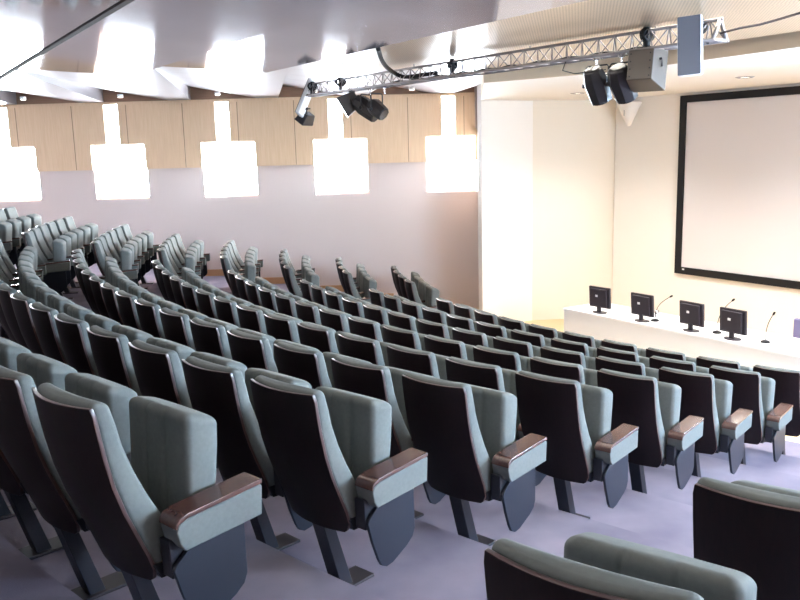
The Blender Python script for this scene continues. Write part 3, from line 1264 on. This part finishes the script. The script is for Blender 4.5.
def area(name, loc, normal, sx, sy, power, col, portal=False):
    l = bpy.data.lights.new(name, 'AREA')
    l.shape = 'RECTANGLE'
    l.size, l.size_y = sx, sy
    l.energy = power
    l.color = col
    o = bpy.data.objects.new(name, l)
    C.objects.link(o)
    o.location = loc
    o.rotation_euler = Vector(normal).to_track_quat('-Z', 'Y').to_euler()
    if portal:
        l.cycles.is_portal = True
    return o


for x in WX:
    p = wl(x + WW / 2, 0.25)
    area('daylight_portal', (p.x, p.y, ZS - 0.27), (-WN.x, -WN.y, 0), WW, 1.06, 1, (1, 1, 1), True)
    area('daylight_portal', (p.x, p.y, ZS + 0.69), (-WN.x, -WN.y, 0), 0.3, 0.86, 1, (1, 1, 1), True)
for x in WXR:
    # the sunnier windows of the opposite wall
    p, q = wr(x + WW / 2, 0.14), wr(x + WW / 2, 0.0)
    nrm = q - p
    area('window_daylight', (p.x, p.y, ZS - 0.27), (nrm.x, nrm.y, -0.03), WW * 0.94, 1.0, 100 if x < -5 else 215, (0.42, 0.69, 1.0))

# low daylight slanting in from the stage end of the window wall
for x in WX[-3:]:
    p = wl(x + WW / 2, 0.12)
    l = area('slanting_daylight', (p.x, p.y, ZS - 0.27), (-0.85, -0.36, -0.28), 0.7, 0.9, 45, (0.78, 0.9, 1.0))
    l.data.spread = radians(80)

# added fill lights set in the ceiling above the last rows, behind the photographer's view
for (U, V) in ((18.4, -3.0), (18.4, 0.5), (18.4, 4.0), (18.4, 7.5), (15.7, 6.2), (13.1, 6.6), (17.0, 5.6), (17.0, 8.6)):
    p = uv(U, V)
    zc = Z_CEIL - 0.02
    root = empty('added_fill_fitting', (p.x, p.y, zc))
    tag(root, 'added round fill light in the ceiling above the highest rows', 'ceiling light', 'added fill lights above the last rows')
    m = MB()
    m.tube([(0, 0, 0.0), (0, 0, 0.012)], 0.15, 24)
    m.build('trim_ring', M['whiteplastic'], root)
    l = area('added_fill_light', (p.x, p.y, zc - 0.015), (0, 0, -1), 0.24, 0.24, 3, (1.0, 0.93, 0.84))
    l.data.shape = 'DISK'


def spot(name, loc, aim, power, size_deg, blend, col, r=0.08):
    l = bpy.data.lights.new(name, 'SPOT')
    l.energy = power
    l.spot_size = radians(size_deg)
    l.spot_blend = blend
    l.color = col
    l.shadow_soft_size = r
    o = bpy.data.objects.new(name, l)
    C.objects.link(o)
    o.location = loc
    o.rotation_euler = (Vector(aim) - Vector(loc)).to_track_quat('-Z', 'Y').to_euler()
    return o


WARM = (1.0, 0.965, 0.92)
for (U, V) in ((8.22, 0.71), (8.31, -2.14), (8.22, 3.3), (9.6, -0.8), (9.6, 1.2), (9.6, 3.2)):  # first two match the soffit fittings; the rest are added desk fill
    p = uv(U, V)
    spot('stage_downlight_or_fill', (p.x, p.y, Z_SOFF - 0.03), (p.x, p.y, 0), 165, 130, 0.8, WARM)

# added fill strips tucked into the steps between the ceiling bands, shining down on the seats
for U, pw in ((16.22, 16), (15.0, 28), (13.7, 40), (12.32, 44)):
    p = uv(U - 0.04, ((15.86 - 9.2 - 0.54 * U) / 0.8415 + 8.6) / 2)
    m = MB()
    vm = (15.86 - 9.2 - 0.54 * U) / 0.8415
    uvbox(U - 0.06, U - 0.02, vm, 8.6, Z_CEIL + 0.062, Z_CEIL + 0.085, m)
    o = m.build('added_fill_strip', M['lampglow'])
    tag(o, 'added fill strip tucked into the ceiling step %.1f metres in front of the stage wall' % (U - U_STAGE), 'ceiling light', 'added fill strips in the ceiling steps')
    l = area('added_strip_light', (p.x, p.y, Z_CEIL + 0.055), (0, 0, -1), 8.6 - vm, 0.035, pw, (1.0, 0.95, 0.85))
    l.rotation_euler = (0, 0, atan2(NX.y, NX.x))

# wall-washing lamps in the folds of the ceiling fins along the window wall
for i in range(8):
    x = -11.6 + i * FS
    p = Vector((x, 14.9))
    if to_uv(p)[0] > 19.5 or x > 0.9:
        continue
    root = empty('recessed_downlight', (p.x, p.y, ZS + 1.045))
    tag(root, 'small warm downlight under the ceiling fins, %s from the stage end' % ORD[7 - i], 'ceiling light', 'downlights along the window wall')
    m = MB()
    m.tube([(0, 0, 0.0), (0, 0, 0.05)], 0.05, 16)
    m.build('housing', M['whiteplastic'], root)
    m = MB()
    m.tube([(0, 0, -0.004), (0, 0, -0.001)], 0.042, 16)
    m.build('lamp', M['lampglow'], root)
    spot('wall_downlight', (p.x, p.y, ZS + 1.03), (p.x, p.y + 0.5, 0), 7, 150, 0.7, (1.0, 0.9, 0.82), 0.05)

sc = bpy.context.scene
sc.view_settings.view_transform = 'Standard'
sc.view_settings.look = 'None'
sc.view_settings.exposure = 0.88
sc.view_settings.gamma = 1.0
sc.view_settings.use_curve_mapping = False
sc.cycles.max_bounces = 8
sc.cycles.diffuse_bounces = 5
sc.cycles.glossy_bounces = 4
sc.cycles.transparent_max_bounces = 8
sc.cycles.sample_clamp_indirect = 6.0
sc.cycles.caustics_reflective = False
sc.cycles.caustics_refractive = False
